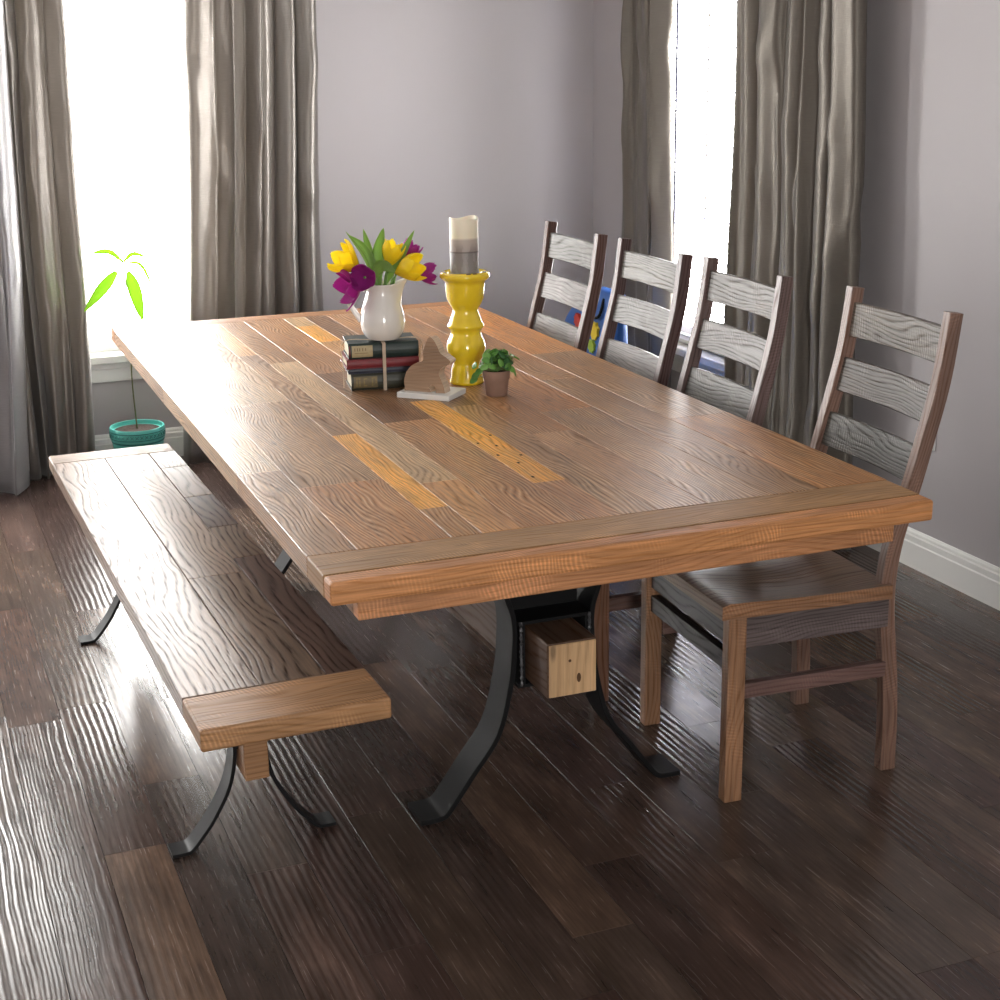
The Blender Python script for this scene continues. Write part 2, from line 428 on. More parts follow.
mb = MB(); mb.tube([(-.05, .30, .78), (-.05, .30, -.55)], .0045, 8); mb.build('tilt_wand', plain('grey_wand', (.05, .05, .08), .6, .2), bl)

# outlet
ot = empty('wall_outlet', (WX, 3.915, .465), label='white outlet plate low on the side wall behind the reddish-brown chair', cat='outlet')
mb = MB(); mb.board((-.004, 0, 0), (.008, .075, .118), 2, bev=.003); mb.build('cover_plate', M['plastic'], ot)
for dz in (-.027, .027):
    mb = MB(); mb.board((-.0088, 0, dz), (.004, .034, .03), 2, bev=.0015); mb.build('socket', M['plastic'], ot)

# ------------------------------------------------------------------ curtains
def curtain(axis, plane, top, bot, folds, amp, mat, label, seed, sharp=.6, zt=2.24, name='curtain'):
    """axis 'x': spans x, depth in y (towards room = -).  top=(a0,a1), bot=(a0,a1)"""
    r = random.Random(seed); mb = MB(); nu, nv = 150, 48
    fw = [r.uniform(.6, 1.35) for _ in range(folds)]; tot = sum(fw); acc = [0]
    for f in fw: acc.append(acc[-1]+f/tot)
    am = [r.uniform(.65, 1.2) for _ in range(folds)]; dr = [r.uniform(-.25, .25) for _ in range(folds+1)]; dr[0] = dr[-1] = 0
    sec = r.uniform(0, 6)
    def fn(u, v):
        z = zt*(1-v)+.004
        q = v  # 0 top,1 bottom
        bd = [acc[i]+dr[i]*q/folds*.9 for i in range(folds+1)]
        i = 0
        while i < folds-1 and u > bd[i+1]: i += 1
        t = (u-bd[i])/(bd[i+1]-bd[i])
        ph = math.sin(pi*t); prof = (abs(ph)**sharp)*am[i]
        d = amp*(prof*(.8+.35*q)-.35)
        d += amp*.16*math.sin(u*folds*9+sec+q*3)*(.4+q)
        d += amp*.10*math.sin(q*11+u*7+sec)
        cr = max(0, noise.noise(Vector((u*7+seed, q*9, seed)))-.15)*amp*.55
        d += cr
        a = (top[0]+(bot[0]-top[0])*q)*(1-u)+(top[1]+(bot[1]-top[1])*q)*u
        a += amp*.35*math.sin(2*pi*t)*math.copysign(1, .5-r0[i % len(r0)])*.6
        a += .006*math.sin(q*8+u*4+sec)
        if axis == 'x': return (a, plane-d, z)
        return (plane-d, a, z)
    r0 = [r.random() for _ in range(folds)]
    mb.grid(fn, nu, nv, (abs(top[1]-top[0])*1.6, zt))
    o = mb.build(name, mat, smooth=3, solid=.003, fix=False)
    return tag(o, label, 'curtain')
curtain('x', 6.31, (.42, .775), (.42, .725), 4, .065, M['cloth'], 'dark taupe satin curtain falling beside the houseplant at the bright window', 11)
curtain('x', 6.15, (.10, .555), (-.02, .455), 3, .09, M['cloth3'], 'silvery curtain panel at the very edge of the room, bulging ahead of the taupe one', 5)
curtain('x', 6.29, (1.235, 1.745), (1.09, 1.70), 5, .07, M['cloth'], 'taupe satin curtain hanging behind the far end of the dining table', 23, .7)
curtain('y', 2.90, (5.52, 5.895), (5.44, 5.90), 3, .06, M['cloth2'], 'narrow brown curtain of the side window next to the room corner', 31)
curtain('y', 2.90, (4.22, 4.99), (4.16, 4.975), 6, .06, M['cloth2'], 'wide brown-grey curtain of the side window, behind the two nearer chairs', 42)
def rod(p0, p1, label):
    t = empty('curtain_rod', label=label, cat='curtain rod')
    mb = MB(); mb.tube([p0, p1], .012, 12); mb.build('pole', M['steel'], t, 3)
    d = Vector(p1)-Vector(p0)
    for p, s in ((p0, -1), (p1, 1)):
        q = Vector(p)+d.normalized()*.03*s
        mb = MB(); mb.lathe([(0, -.03), (.02, -.02), (.026, 0), (.02, .02), (0, .03)], q, 16); mb.build('finial', M['steel'], t, 3)
        mb = MB(); c = Vector(p)-d.normalized()*.08*s
        e = Vector((c.x, WY, c.z)) if abs(d.x) > abs(d.y) else Vector((WX, c.y, c.z))
        mb.tube([c, e], .007, 8); mb.build('bracket', M['steel'], t)
rod((.36, 6.27, 2.29), (1.82, 6.27, 2.29), 'black curtain rod above the bright window')
rod((2.87, 4.08, 2.29), (2.87, 5.98, 2.29), 'black curtain rod above the side window')
rod((-1.35, 6.12, 2.29), (.30, 6.12, 2.29), 'black curtain rod carrying the silvery curtain panel')

# ------------------------------------------------------------------ dining table
TT = .77
TC, TR = (1.3006, 3.8429), -.0117
HW, HL = .6267, 1.390
tb = empty('dining_table', (*TC, 0), TR, label='long reclaimed wood dining table on curved black steel legs', cat='dining table')
BR = (.240, .135, .066); GB = (.235, .150, .088); DK = (.135, .075, .042); OR = (.56, .31, .065); WB = (.33, .25, .175); RB = (.28, .150, .068); LB = (.36, .215, .105)
YN, YF = -1.225, 1.303; TSL = .044
planks = [
 (-.627, -.530, [(YN, -.62, GB), (-.62, .35, WB), (.35, YF, GB)]),
 (-.530, -.345, [(YN, -.78, RB), (-.78, .05, GB), (.05, .62, WB), (.62, YF, GB)]),
 (-.345, -.283, [(YN, -1.03, BR), (-1.03, -.37, OR), (-.37, .7, GB), (.7, YF, LB)]),
 (-.283, -.197, [(YN, -.85, LB), (-.85, .55, WB), (.55, YF, BR)]),
 (-.197, -.062, [(YN, -.30, BR), (-.30, .35, DK), (.35, YF, BR)]),
 (-.062, .012, [(YN, -.945, BR), (-.945, -.10, OR), (-.10, .45, DK), (.45, .82, LB), (.82, 1.12, OR), (1.12, YF, WB)]),
 (.012, .090, [(YN, -.2, GB), (-.2, YF, DK)]),
 (.090, .201, [(YN, -.55, GB), (-.55, .55, BR), (.55, YF, BR)]),
 (.201, .348, [(YN, -.35, GB), (-.35, .2, RB), (.2, YF, BR)]),
 (.348, .464, [(YN, .0, GB), (.0, YF, BR)]),
 (.464, .627, [(YN, -.55, RB), (-.55, .35, GB), (.35, YF, (.42, .20, .06))])]
mb = MB()
for x0, x1, segs in planks:
    for y0, y1, t in segs:
        mb.board(((x0+x1)/2, (y0+y1)/2, TT-TSL/2), (x1-x0-.0006, y1-y0-.0002, TSL), 1, jit(t, .05), rnd.choice([.0003, .0006, .0011]), seg=1)
top = mb.build('tabletop', M['table'], tb)
mb = MB()  # nail holes in the orange board
for (nx, ny) in ((-.045, -.90), (-.03, -.78), (-.048, -.70), (-.02, -.62), (.0, -.72), (-.052, -.58), (.002, -.52)):
    mb.board((nx, ny, TT), (.006, .011, .0012), 1, (.02, .01, .008), .0005)
mb.build('nail_hole', M['soil'], top); bpy.data.objects['nail_hole']['kind'] = 'stuff'
for y0, y1 in ((-HL, YN), (YF, HL)):
    mb = MB()
    if y0 < 0:   # board made of an inner strip and a wane edge, both across the table
        mb.board((0, (YN-.058), TT-TSL/2), (2*HW, .116, TSL), 0, (.36, .20, .085), .003)
        mb.board((0, (-HL+YN-.116)/2, TT-TSL/2), (2*HW, HL+YN-.116, TSL), 0, (.52, .235, .09), .006)
    else: mb.board((0, (y0+y1)/2, TT-TSL/2), (2*HW, y1-y0, TSL), 0, (.36, .17, .07), .004)
    mb.build('breadboard_end', M['tedge'], tb)
mb = MB(); az, ah = TT-TSL-.025, .05
for s in (-1, 1):
    mb.board((0, s*(HL-.062), az), (2*(HW-.06), .035, ah), 0, (.50, .23, .10), .003)
    mb.board((s*(HW-.078), 0, az), (.035, 2*(HL-.062)-.035, ah), 1, (.27, .14, .07), .003)
mb.build('apron', M['tedge'], tb)
# straps
xs = [(.3215, .006), (.29, .006), (.262, .012), (.235, .045), (.195, .10), (.134, .185), (.103, .30), (.094, .382), (.094, .45), (.108, .50), (.135, .58), (.185, .66), (.235, .714)]
for yc in (2.93+.05-TC[1], 4.64-TC[1]):
    for s in (-1, 1):
        pts = smoothpath([(s*a-.003, yc, z) for a, z in xs], 5)
        mb = MB(); mb.sweep(pts, (0, 1, 0), .10, .012, ch=.25); mb.build('leg', M['steel'], tb, .7)
    mb = MB()
    mb.board((-.003, yc, .446), (.176, .115, .008), 0, bev=.001)
    mb.board((-.003, yc, .296), (.176, .105, .008), 0, bev=.001)
    for s in (-1, 1): mb.board((-.003+s*.078, yc, .371), (.012, .115, .15), 2, bev=.001)
    mb.board((-.003, yc, .716), (.48, .10, .008), 0, bev=.001)
    mb.board((-.003, yc+.02, .582), (.17, .008, .262), 0, bev=.001)
    mb.build('bracket', M['steel'], tb)
    for s in (-1, 1):
        mb = MB()
        pts = [(-.003+s*.082, yc-.058+.002*rnd.uniform(-1, 1), .30+.15*k/24) for k in range(25)]
        mb.tube(pts, lambda q: .0035+.0015*math.sin(q*60), 6)
        mb.build('weld_bead', M['weld'], tb)
bmm = MB(); bw = (.116, .126)
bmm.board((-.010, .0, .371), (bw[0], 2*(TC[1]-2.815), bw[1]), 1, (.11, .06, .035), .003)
bmo = bmm.build('beam', M['pine'], tb)
for s in (-1, 1):
    e = MB(); yy = s*(TC[1]-2.815)
    e.board((-.010, yy+s*.002, .371), (bw[0]-.006, .004, bw[1]-.006), 2, (.66, .42, .22), .0015)
    eo = e.build('end_face', M['pine'], bmo); eo['label'] = 'pale sawn end of the beam'
    kn = MB(); kn.lathe([(0, 0), (.0035, 0), (.0035, .002), (0, .002)], (0, 0, 0), 10)
    for i in range(len(kn.v)): p = kn.v[i]; kn.v[i] = Vector((p.x-.017, yy+s*(.0042+p.z*.3), .371+.02+p.y))
    kn.build('knot', M['chip'], bmo); kn = MB(); nb = 0; kn.lathe([(0, 0), (.005, 0), (.005, .002), (0, .002)], (0, 0, 0), 10)
    for i in range(nb, len(kn.v)): p = kn.v[i]; kn.v[i] = Vector((p.x+.004, yy+s*(.0042+p.z*.3), .371-.022+p.y*2.2))
    kn.build('knot', M['chip'], bmo)

# ------------------------------------------------------------------ bench
BC, BRr = (.5941, 3.6303), .0145; BZ = .4955; BS = .043; bw2, bl2 = .1803, 1.0433
bn = empty('dining_bench', (*BC, 0), BRr, label='low reclaimed wood bench with black curved legs beside the long table', cat='bench')
mb = MB(); b1 = (.30, .20, .14); b2 = (.22, .14, .09); b3 = (.12, .065, .045)
for x0, x1, segs in [(-.1803, -.03, [(-.918, .938, b1)]), (-.03, .100, [(-.918, -.25, b2), (-.25, .938, b1)]),
                     (.100, .1803, [(-.918, -.145, b3), (-.145, .12, b2), (.12, .42, b3), (.42, .75, b2), (.75, .938, (.24, .16, .11))])]:
    for y0, y1, t in segs:
        mb.board(((x0+x1)/2, (y0+y1)/2, BZ-BS/2), (x1-x0-.001, y1-y0-.001, BS), 1, t, .002)
mb.build('seat', M['bench'], bn)
for y0, y1, t in ((-1.080, -.918, (.36, .19, .085)), (.938, bl2, (.30, .2, .13))):
    mb = MB(); mb.board((0, (y0+y1)/2, BZ-BS/2), (2*bw2, y1-y0-.001, BS), 0, t, .006, seg=3)
    mb.build('breadboard_end', M['tedge'], bn)
bx = [(.182, .005), (.155, .005), (.138, .010), (.115, .035), (.085, .075), (.05, .14), (.034, .21), (.034, .28), (.05, .35), (.085, .41), (.125, .447)]
for yc in (3.04-BC[1], 4.385-BC[1]):
    for s in (-1, 1):
        pts = smoothpath([(s*a+.008, yc, z) for a, z in bx], 5)
        mb = MB(); mb.sweep(pts, (0, 1, 0), .058, .008, ch=.25); mb.build('leg', M['steel'], bn, .7)
    mb = MB(); mb.board((.008, yc, .231), (.062, .06, .005), 0, bev=.001); mb.build('spacer', M['steel'], bn)
    mb = MB(); mb.board((.008, yc, .4490), (.30, .058, .006), 0, bev=.001)
    mb.board((.008, yc+.005, .385), (.10, .005, .122), 0, bev=.001)
    mb.build('bracket', M['steel'], bn)
mb = MB(); yl = 2.955-BC[1]; mb.board((.008, (yl+.86)/2, .30-.062), (.052, .86-yl, .124), 1, (.36, .19, .09), .003)
mb.build('beam', M['tedge'], bn)

# ------------------------------------------------------------------ chairs
PB = [(2.072, 0), (2.071, .12), (2.062, .26), (2.048, .38), (2.046, .48), (2.062, .58), (2.094, .68), (2.126, .80), (2.158, .93), (2.178, 1.08)]
OX = 1.86
def post_x(z):
    for (x0, z0), (x1, z1) in zip(PB, PB[1:]):
        if z0 <= z <= z1: return x0+(x1-x0)*(z-z0)/(z1-z0)-OX
    return PB[-1][0]-OX
def make_chair(loc, rz, tones, label):
    t = empty('dining_chair', (*loc, 0), rz, label=label, cat='chair', group='ladder-back chairs along the table')
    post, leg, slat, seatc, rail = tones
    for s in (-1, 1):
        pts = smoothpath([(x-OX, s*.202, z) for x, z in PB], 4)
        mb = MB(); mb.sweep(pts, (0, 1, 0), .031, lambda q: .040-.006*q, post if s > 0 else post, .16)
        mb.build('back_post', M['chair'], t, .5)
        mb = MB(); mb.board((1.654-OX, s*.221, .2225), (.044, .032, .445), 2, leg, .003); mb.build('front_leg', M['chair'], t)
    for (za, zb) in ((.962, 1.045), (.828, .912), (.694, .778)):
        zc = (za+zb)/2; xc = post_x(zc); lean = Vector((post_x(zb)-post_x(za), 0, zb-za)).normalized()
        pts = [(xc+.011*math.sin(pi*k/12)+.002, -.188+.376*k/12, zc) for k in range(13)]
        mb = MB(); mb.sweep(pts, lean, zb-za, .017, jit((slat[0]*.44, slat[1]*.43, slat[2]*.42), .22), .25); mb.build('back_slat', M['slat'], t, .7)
    # seat: scooped slab
    mb = MB(); x0, x1 = 1.614-OX, 2.046-OX; n = 22
    def wy(q): return .238-.006*q
    def topz(u, v):
        X = (u-.52)/.36; Y = (v-.5)/.30
        sc = math.exp(-(X*X)**1.4)*(math.exp(-((Y-.75)**2)*2)+math.exp(-((Y+.75)**2)*2))*.017
        rid = 0
        return .483-.012*u-sc-(.006 if u < .04 else 0)
    def pnt(u, v): return (x0+(x1-x0)*u, -wy(u)+2*wy(u)*v)
    mb.grid(lambda u, v: (*pnt(u, v), topz(u, v)), n, n, (.42, .47), seatc)
    mb.grid(lambda u, v: (*pnt(u, v), .446-.008*u), 2, 2, (.42, .47), seatc)
    mb.grid(lambda u, v: (*pnt(u, 0), .446-.008*u+(topz(u, 0)-.446+.008*u)*v), n, 1, (.42, .04), jit((.30, .15, .075), .05))
    mb.grid(lambda u, v: (*pnt(u, 1), .446-.008*u+(topz(u, 1)-.446+.008*u)*v), n, 1, (.42, .04), (.30, .15, .075))
    mb.grid(lambda u, v: (*pnt(0, u), .446+(topz(0, u)-.446)*v), n, 1, (.42, .04), seatc)
    mb.grid(lambda u, v: (*pnt(1, u), .438+(topz(1, u)-.438)*v), n, 1, (.42, .04), seatc)
    mb.build('seat', M['chair'], t, .6)
    mb = MB()
    for s in (-1, 1): mb.board(((1.676+2.046)/2-OX, s*.211, .402), (.37, .020, .072), 0, rail, .002)
    mb.board((1.656-OX, 0, .408), (.022, .41, .074), 1, (.03, .022, .02), .002)  # front rail tone darkened to carry the shade under the table
    mb.board((2.044-OX, 0, .400), (.020, .373, .070), 1, rail, .002)
    mb.build('seat_rail', M['chair'], t)
    for s in (-1, 1):
        mb = MB(); mb.board(((1.676+2.046)/2-OX, s*.211, .262), (.37, .024, .036), 0, jit((.15, .085, .07), .1), .002); mb.build('stretcher', M['chair'], t)
    mb = MB(); mb.board((1.656-OX, 0, .330), (.024, .41, .042), 1, (.03, .022, .02), .002); mb.build('stretcher', M['chair'], t)  # front stretcher: under-table shade put into its near-black tone
    mb = MB(); mb.board((2.052-OX, 0, .330), (.020, .373, .036), 1, (.2, .11, .07), .002); mb.build('stretcher', M['chair'], t)
    for k, (fx, fy) in enumerate(((1.654, .221), (1.654, -.221), (2.072, .202), (2.072, -.202))):
        mb = MB(); mb.lathe([(0, 0), (.011, 0), (.012, .003), (.008, .006)], (fx-OX, fy, -.0045), 12); mb.build('foot_glide', M['plastic'], t)
    return t
g1 = (.30, .27, .25)
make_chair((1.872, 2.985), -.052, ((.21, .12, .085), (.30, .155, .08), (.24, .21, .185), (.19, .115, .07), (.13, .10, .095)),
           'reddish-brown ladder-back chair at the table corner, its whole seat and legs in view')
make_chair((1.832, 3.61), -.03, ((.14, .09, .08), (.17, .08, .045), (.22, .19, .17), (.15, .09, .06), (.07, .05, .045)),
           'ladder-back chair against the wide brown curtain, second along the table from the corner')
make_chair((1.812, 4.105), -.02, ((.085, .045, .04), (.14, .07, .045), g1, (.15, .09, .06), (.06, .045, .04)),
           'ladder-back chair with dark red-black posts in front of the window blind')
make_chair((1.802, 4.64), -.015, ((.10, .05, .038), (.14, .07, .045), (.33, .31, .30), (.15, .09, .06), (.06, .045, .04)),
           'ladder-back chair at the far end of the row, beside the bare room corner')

# ------------------------------------------------------------------ things on the table
EX = Vector((.936, -.352, 0)); EY = Vector((.352, .936, 0)); EZ = Vector((0, 0, 1))
# books
BKC = Vector((1.236, 3.985, TT)); bang = -.17
BRM = Matrix.Translation(BKC) @ Matrix.Rotation(bang, 4, 'Z')
def book(z0, th, L, D, cover, lab, label, dx=0, dy=0, tilt=0):
    t = empty('book', tuple(BRM @ Vector((dx, dy, z0))), bang+tilt, label=label, cat='book', group='old books tied in a stack')
    cm = plain('book_cloth', cover, .45, .5, var=.35, vscale=45, bumps=(400, .3, .0006))
    mb = MB(); c = .003; f0 = -D/2
    mb.board((0, .0015, c/2), (L, D-.003, c), 0, bev=.0008); mb.board((0, .0015, th-c/2), (L, D-.003, c), 0, bev=.0008)
    # rounded spine
    n = 8
    for k in range(n):
        a0, a1 = -pi/2+pi*k/n, -pi/2+pi*(k+1)/n
        r = th/2; q = lambda a, rr: (f0+.006-math.cos(a)*rr*.45, th/2+math.sin(a)*rr)
        (y0, zz0), (y1, zz1) = q(a0, r), q(a1, r); (y2, zz2), (y3, zz3) = q(a1, r-.003), q(a0, r-.003)
        b0 = len(mb.v)
        for X in (-L/2, L/2):
            for yy, zz in ((y0, zz0), (y1, zz1), (y2, zz2), (y3, zz3)): mb.v.append(Vector((X, yy, zz)))
        for fc in ((0, 1, 5, 4), (1, 2, 6, 5), (2, 3, 7, 6), (3, 0, 4, 7), (3, 2, 1, 0), (4, 5, 6, 7)): mb.face([b0+i for i in fc], [(0, 0)]*4)
    mb.build('cover', cm, t)
    mb = MB(); mb.board((0, .002, th/2), (L-.008, D-.014, th-2*c-.0004), 0, bev=0); mb.build('pages', M['pages'], t)
    r = th/2
    for (x0, x1, k0, k1, col) in lab:
        mb = MB(); mm = plain('spine_label', col, .55, var=.2, vscale=90); seg = 6
        for k in range(seg):
            a0, a1 = [k0+(k1-k0)*(k+e)/seg for e in (0, 1)]
            P = lambda a, X: Vector((X, f0+.006-math.cos(a)*(r*.45+.0006), th/2+math.sin(a)*(r+.0004)))
            b0 = len(mb.v); mb.v += [P(a0, x0), P(a0, x1), P(a1, x1), P(a1, x0)]
            mb.face([b0, b0+1, b0+2, b0+3], [(0, 0)]*4)
        mb.build('spine_label', mm, t, solid=.0006)
    return t
tan = (.42, .34, .19); gold = (.24, .17, .06); dkb = (.05, .035, .02)
def letters(xs_, h0, h1, col, wd=.004):
    return [(x, x+wd, h0, h1, col) for x in xs_]
book(0, .045, .178, .13, (.035, .035, .022), [(-.082, -.018, -.75, .75, (.15, .115, .055))]+letters([-.076, -.068, -.056], -.5, .5, gold)+[(-.076, -.064, .4, .55, gold), (-.056, -.046, -.5, -.35, gold), (-.056, -.046, .35, .5, gold), (-.034, -.030, -.5, .5, gold), (-.034, -.022, .4, .55, gold), (-.024, -.020, -.2, .5, gold)],
     'dark olive old book at the bottom of the tied stack, gold lettering on its spine', .0, 0)
book(.045, .0155, .186, .13, (.012, .014, .032), [], 'thin navy book directly under the red one', -.002, -.004)
book(.0605, .025, .196, .138, (.17, .012, .018), [], 'dark red book in the middle of the tied stack', -.003, -.005, .02)
book(.0855, .042, .190, .13, (.012, .026, .022), [(-.086, -.030, -.85, .80, tan)]+letters([-.079, -.072, -.066, -.058, -.050], .05, .45, (.2, .13, .05), .0022)+[(-.079, -.042, -.25, -.18, (.2, .13, .05)), (-.093, -.090, -.8, .8, (.16, .02, .02))],
     'dark green book on top of the stack with a cream spine label', .002, 0, .0)
# ribbon round the stack
rb = empty('ribbon', tuple(BKC), bang, label='beige ribbon tied round the stack of old books', cat='ribbon')
mb = MB(); Hh = .1275+.0022; Y0, Y1 = -.0865, .071
pts = [(0, Y0+.001, .0008), (0, Y0-.0005, .03), (0, Y0-.001, .075), (0, Y0, .115), (0, Y0+.006, Hh), (0, 0, Hh), (0, Y1-.004, Hh), (0, Y1, .12), (0, Y1, .06), (0, Y1, .001)]
mb.sweep(smoothpath(pts, 4), (1, 0, 0), .009, .0012, ch=.1); mb.build('band', M['twine'], rb)
mb = MB(); X0 = .1045
pts = [(-X0, -.03, .002), (-X0, -.03, .07), (-X0+.004, -.03, Hh), (0, -.045, Hh+.0015), (X0-.004, -.03, Hh), (X0, -.035, .09), (X0+.0, -.03, .002)]
mb.tube(smoothpath(pts, 5), .0014, 6)
pts = [(X0-.03, -.03, Hh+.0025), (X0+.002, -.04, Hh-.004), (X0+.008, -.05, .08), (X0+.012, -.055, .05)]
mb.tube(smoothpath(pts, 5), .0014, 6)
mb.build('string', M['twine'], rb)

# pitcher
PT = Vector((1.238, 3.953, TT+.1275+.0045))
pc = empty('pitcher', tuple(PT), math.atan2(EX.y, EX.x), label='white ceramic pitcher standing on the book stack, holding tulips', cat='pitcher')
prof = [(.0, .0), (.036, .0), (.046, .006), (.056, .022), (.0605, .042), (.0595, .062), (.054, .085), (.0465, .108), (.0425, .124), (.0425, .136), (.0455, .150)]
P2 = smoothpath([(r, 0, z) for r, z in prof], 4); n = 48; mb = MB()
def ring(pp, rr_off):
    out = []
    for p in pp:
        for k in range(n):
            a = 2*pi*k/n; r = max(p.x-rr_off, 0); z = p.z
            q = max(0, (z-.095)/.055); s_ = max(0, math.cos(a))**10*q
            f = 1+.62*s_; out.append(Vector((r*math.cos(a)*f, r*math.sin(a)*(1-.1*s_), z+.014*s_*q)))
    return out
o1 = ring(P2, 0); inn = [p for p in P2[::-1] if p.z > .05]; o2 = ring(inn, .0035)
mb.v = o1+o2; rows = len(P2)+len(inn)
for i in range(rows-1):
    for k in range(n):
        k2 = (k+1) % n; mb.face([i*n+k, i*n+k2, (i+1)*n+k2, (i+1)*n+k], [(0, 0)]*4)
mb.build('body', M['ceramic'], pc, 3, fix=False)
mb = MB(); mb.tube(smoothpath([(-.0435, 0, .134), (-.070, 0, .142), (-.092, 0, .124), (-.089, 0, .098), (-.072, 0, .070), (-.058, 0, .050)], 6), lambda q: .0062-.0012*math.sin(pi*q), 10, flat=1.4)
mb.build('handle', M['ceramic'], pc, 3)

def petal_surface(mb, L, W, open_, a, mi=0, seedv=0):
    ca, sa = math.cos(a), math.sin(a)
    def fn(u, v):
        s = u; w = (v-.5)*2
        width = W*math.sin(pi*min(1, s*.86+.06))**.8*(1-.15*s)
        r = W*.62*math.sin(pi*min(.62, s*.62))+open_*s*s+.002
        ang = w*width/(max(r, W*.35))*.55
        x = r*math.cos(ang); y = r*math.sin(ang)
        z = L*s-.006*w*w*s+.002*math.sin(seedv+9*w)*s
        return (x*ca-y*sa, x*sa+y*ca, z)
    mb.grid(fn, 9, 6, (1, 1), mi=mi)
def tulip(head, dirv, L, W, open_, petmat, base, label, mid=None, leaves=()):
    L *= 1.15; W *= 1.75; open_ *= 1.0
    t = empty('tulip', tuple(base), 0, label=label, cat='flower', group='tulips in the white pitcher')
    d = Vector(dirv).normalized(); rot = Vector((0, 0, 1)).rotation_difference(d).to_matrix().to_4x4()
    hb = Vector(head)-base
    mb = MB()
    for k in range(3): petal_surface(mb, L*.96, W, open_*.6, 2*pi*k/3+.5, seedv=k)
    for k in range(3): petal_surface(mb, L, W*1.08, open_*1.15, 2*pi*k/3+pi/3+.5, seedv=k+4)
    for i in range(len(mb.v)): mb.v[i] = rot @ mb.v[i] + hb
    mb.build('bloom', petmat, t, 3, solid=.0012, fix=False)
    mb = MB(); m_ = Vector(mid)-base if mid is not None else hb*.55+Vector((0, 0, .01))
    mb.tube(smoothpath([(0, 0, 0), m_, hb+d*.004], 6), .0032, 8); mb.build('stem', M['stem'], t, 3)
    for (p0, p1, p2, w_) in leaves: leaf_blade(t, p0-base, p1-base, p2-base, w_)
def leaf_blade(parent, p0, p1, p2, w_, mat=None, name='leaf', face=None):
    mb = MB(); pts = smoothpath([p0, p1, p2], 8); nrm = face or -EY
    def fn(u, v):
        i = min(int(u*(len(pts)-1)), len(pts)-2); f = u*(len(pts)-1)-i; p = pts[i].lerp(pts[i+1], f)
        tg = (pts[i+1]-pts[i]).normalized(); side = tg.cross(nrm).normalized(); W = w_*(1.3 if mat is None else 1)*math.sin(pi*min(1, u*.93+.07))**.75
        q = (v-.5)*2; return p+side*W*q+Vector(nrm)*(-.22*W*(1-q*q))
    mb.grid(fn, 16, 4, (1, 1)); return mb.build(name, mat or M['tulip_leaf'], parent, 3, solid=.0009, fix=False)
def Q(u, v, dpt=0):   # around the pitcher: metres right, up, away in its own frame
    return PT+EX*u+EZ*v+EY*dpt
mouth = Q(0, .13)
def K(px, py, d=0): return Q((px-382)/388, (344-py)/372, d)
dv = lambda a, b, c=0: EX*a+EZ*b+EY*c
tulip(K(361, 274, -.02), dv(-.80, .60, -.15), .072, .029, .012, M['ypetal'], Q(-.012, .03), 'yellow tulip leaning out over the pitcher handle', K(371, 285))
tulip(K(366, 280, -.045), dv(-.10, .12, -1), .042, .026, .004, M['ppetal'], Q(-.005, .03, -.01), 'purple tulip facing the room, just above the pitcher rim', K(376, 283, -.01))
tulip(K(364, 288, -.03), dv(-.88, -.12, -.35), .058, .030, .022, M['ppetal'], Q(-.008, .03, -.004), 'purple tulip drooping over the pitcher handle', K(371, 279, -.012))
tulip(K(390, 274, .0), dv(.28, .95, 0), .066, .024, .002, M['ypetal'], Q(.004, .03, .004), 'upright yellow tulip above the pitcher', K(386, 285))
tulip(K(397, 277, -.03), dv(.88, .30, -.35), .070, .028, .004, M['ypetal'], Q(.008, .03), 'yellow tulip leaning out over the pitcher spout', K(388, 280, -.01))
tulip(K(416, 282, .03), dv(.96, .05, .1), .052, .022, .004, M['ppetal'], Q(.012, .03, .012), 'purple tulip behind the yellow one by the candle holder', K(398, 279, .012))
tulip(K(404, 270, .035), dv(.55, .85, .1), .056, .020, .002, M['ppetal'], Q(.008, .03, .014), 'purple tulip peeking out behind the two right-leaning yellow tulips', K(394, 281, .012))
lf = empty('tulip_foliage', tuple(Q(0, .05)), 0, label='long green tulip leaves rising from the white pitcher', cat='leaves')
B0 = Q(0, .05)
for (a, b_, c, w_) in ((K(378, 296), K(379, 262, .01), K(386, 234, .01), .0125), (K(377, 295, .01), K(371, 262, .015), K(365, 235, .015), .0085),
                       (K(376, 295, .0), K(369, 258, 0), K(350, 240, .0), .0075), (K(375, 290, -.01), K(366, 262, -.01), K(347, 236, -.005), .004),
                       (K(384, 292, .0), K(403, 262, -.012), K(418, 236, -.01), .0075), (K(372, 284, -.02), K(384, 270, -.03), K(398, 276, -.035), .012)):
    leaf_blade(lf, a-B0, b_-B0, c-B0, w_)

# candle holder
CH = Vector((1.456, 3.900, TT))
ch = empty('candle_holder', tuple(CH), .3, label='tall glossy yellow ceramic candle holder with a chipped rim', cat='candle holder')
pr = [(0, 0), (.040, 0), (.044, .004), (.0425, .010), (.0395, .016), (.0395, .030), (.038, .040), (.0345, .048), (.034, .056), (.041, .068), (.0485, .086), (.0490, .098), (.0455, .112), (.039, .126), (.0375, .134),
      (.0400, .142), (.0455, .147), (.0460, .153), (.041, .158), (.039, .166), (.034, .180), (.0315, .190), (.033, .196), (.040, .206), (.046, .220), (.0485, .238), (.0495, .255), (.0500, .264),
      (.056, .268), (.0620, .275), (.0625, .281), (.059, .287), (.053, .289), (.046, .286), (.041, .281), (.0395, .274), (.0, .272)]
mb = MB()
def chipf(i, k): return 1 if (31 <= i <= 33 and 42 <= k <= 46 and (i+k) % 3 != 0) else 0
mb.lathe([(a_*1.10, z_*1.06) for a_, z_ in pr], n=64, mfun=chipf)
mb.build('body', [M['yellow'], M['chip']], ch, 3)
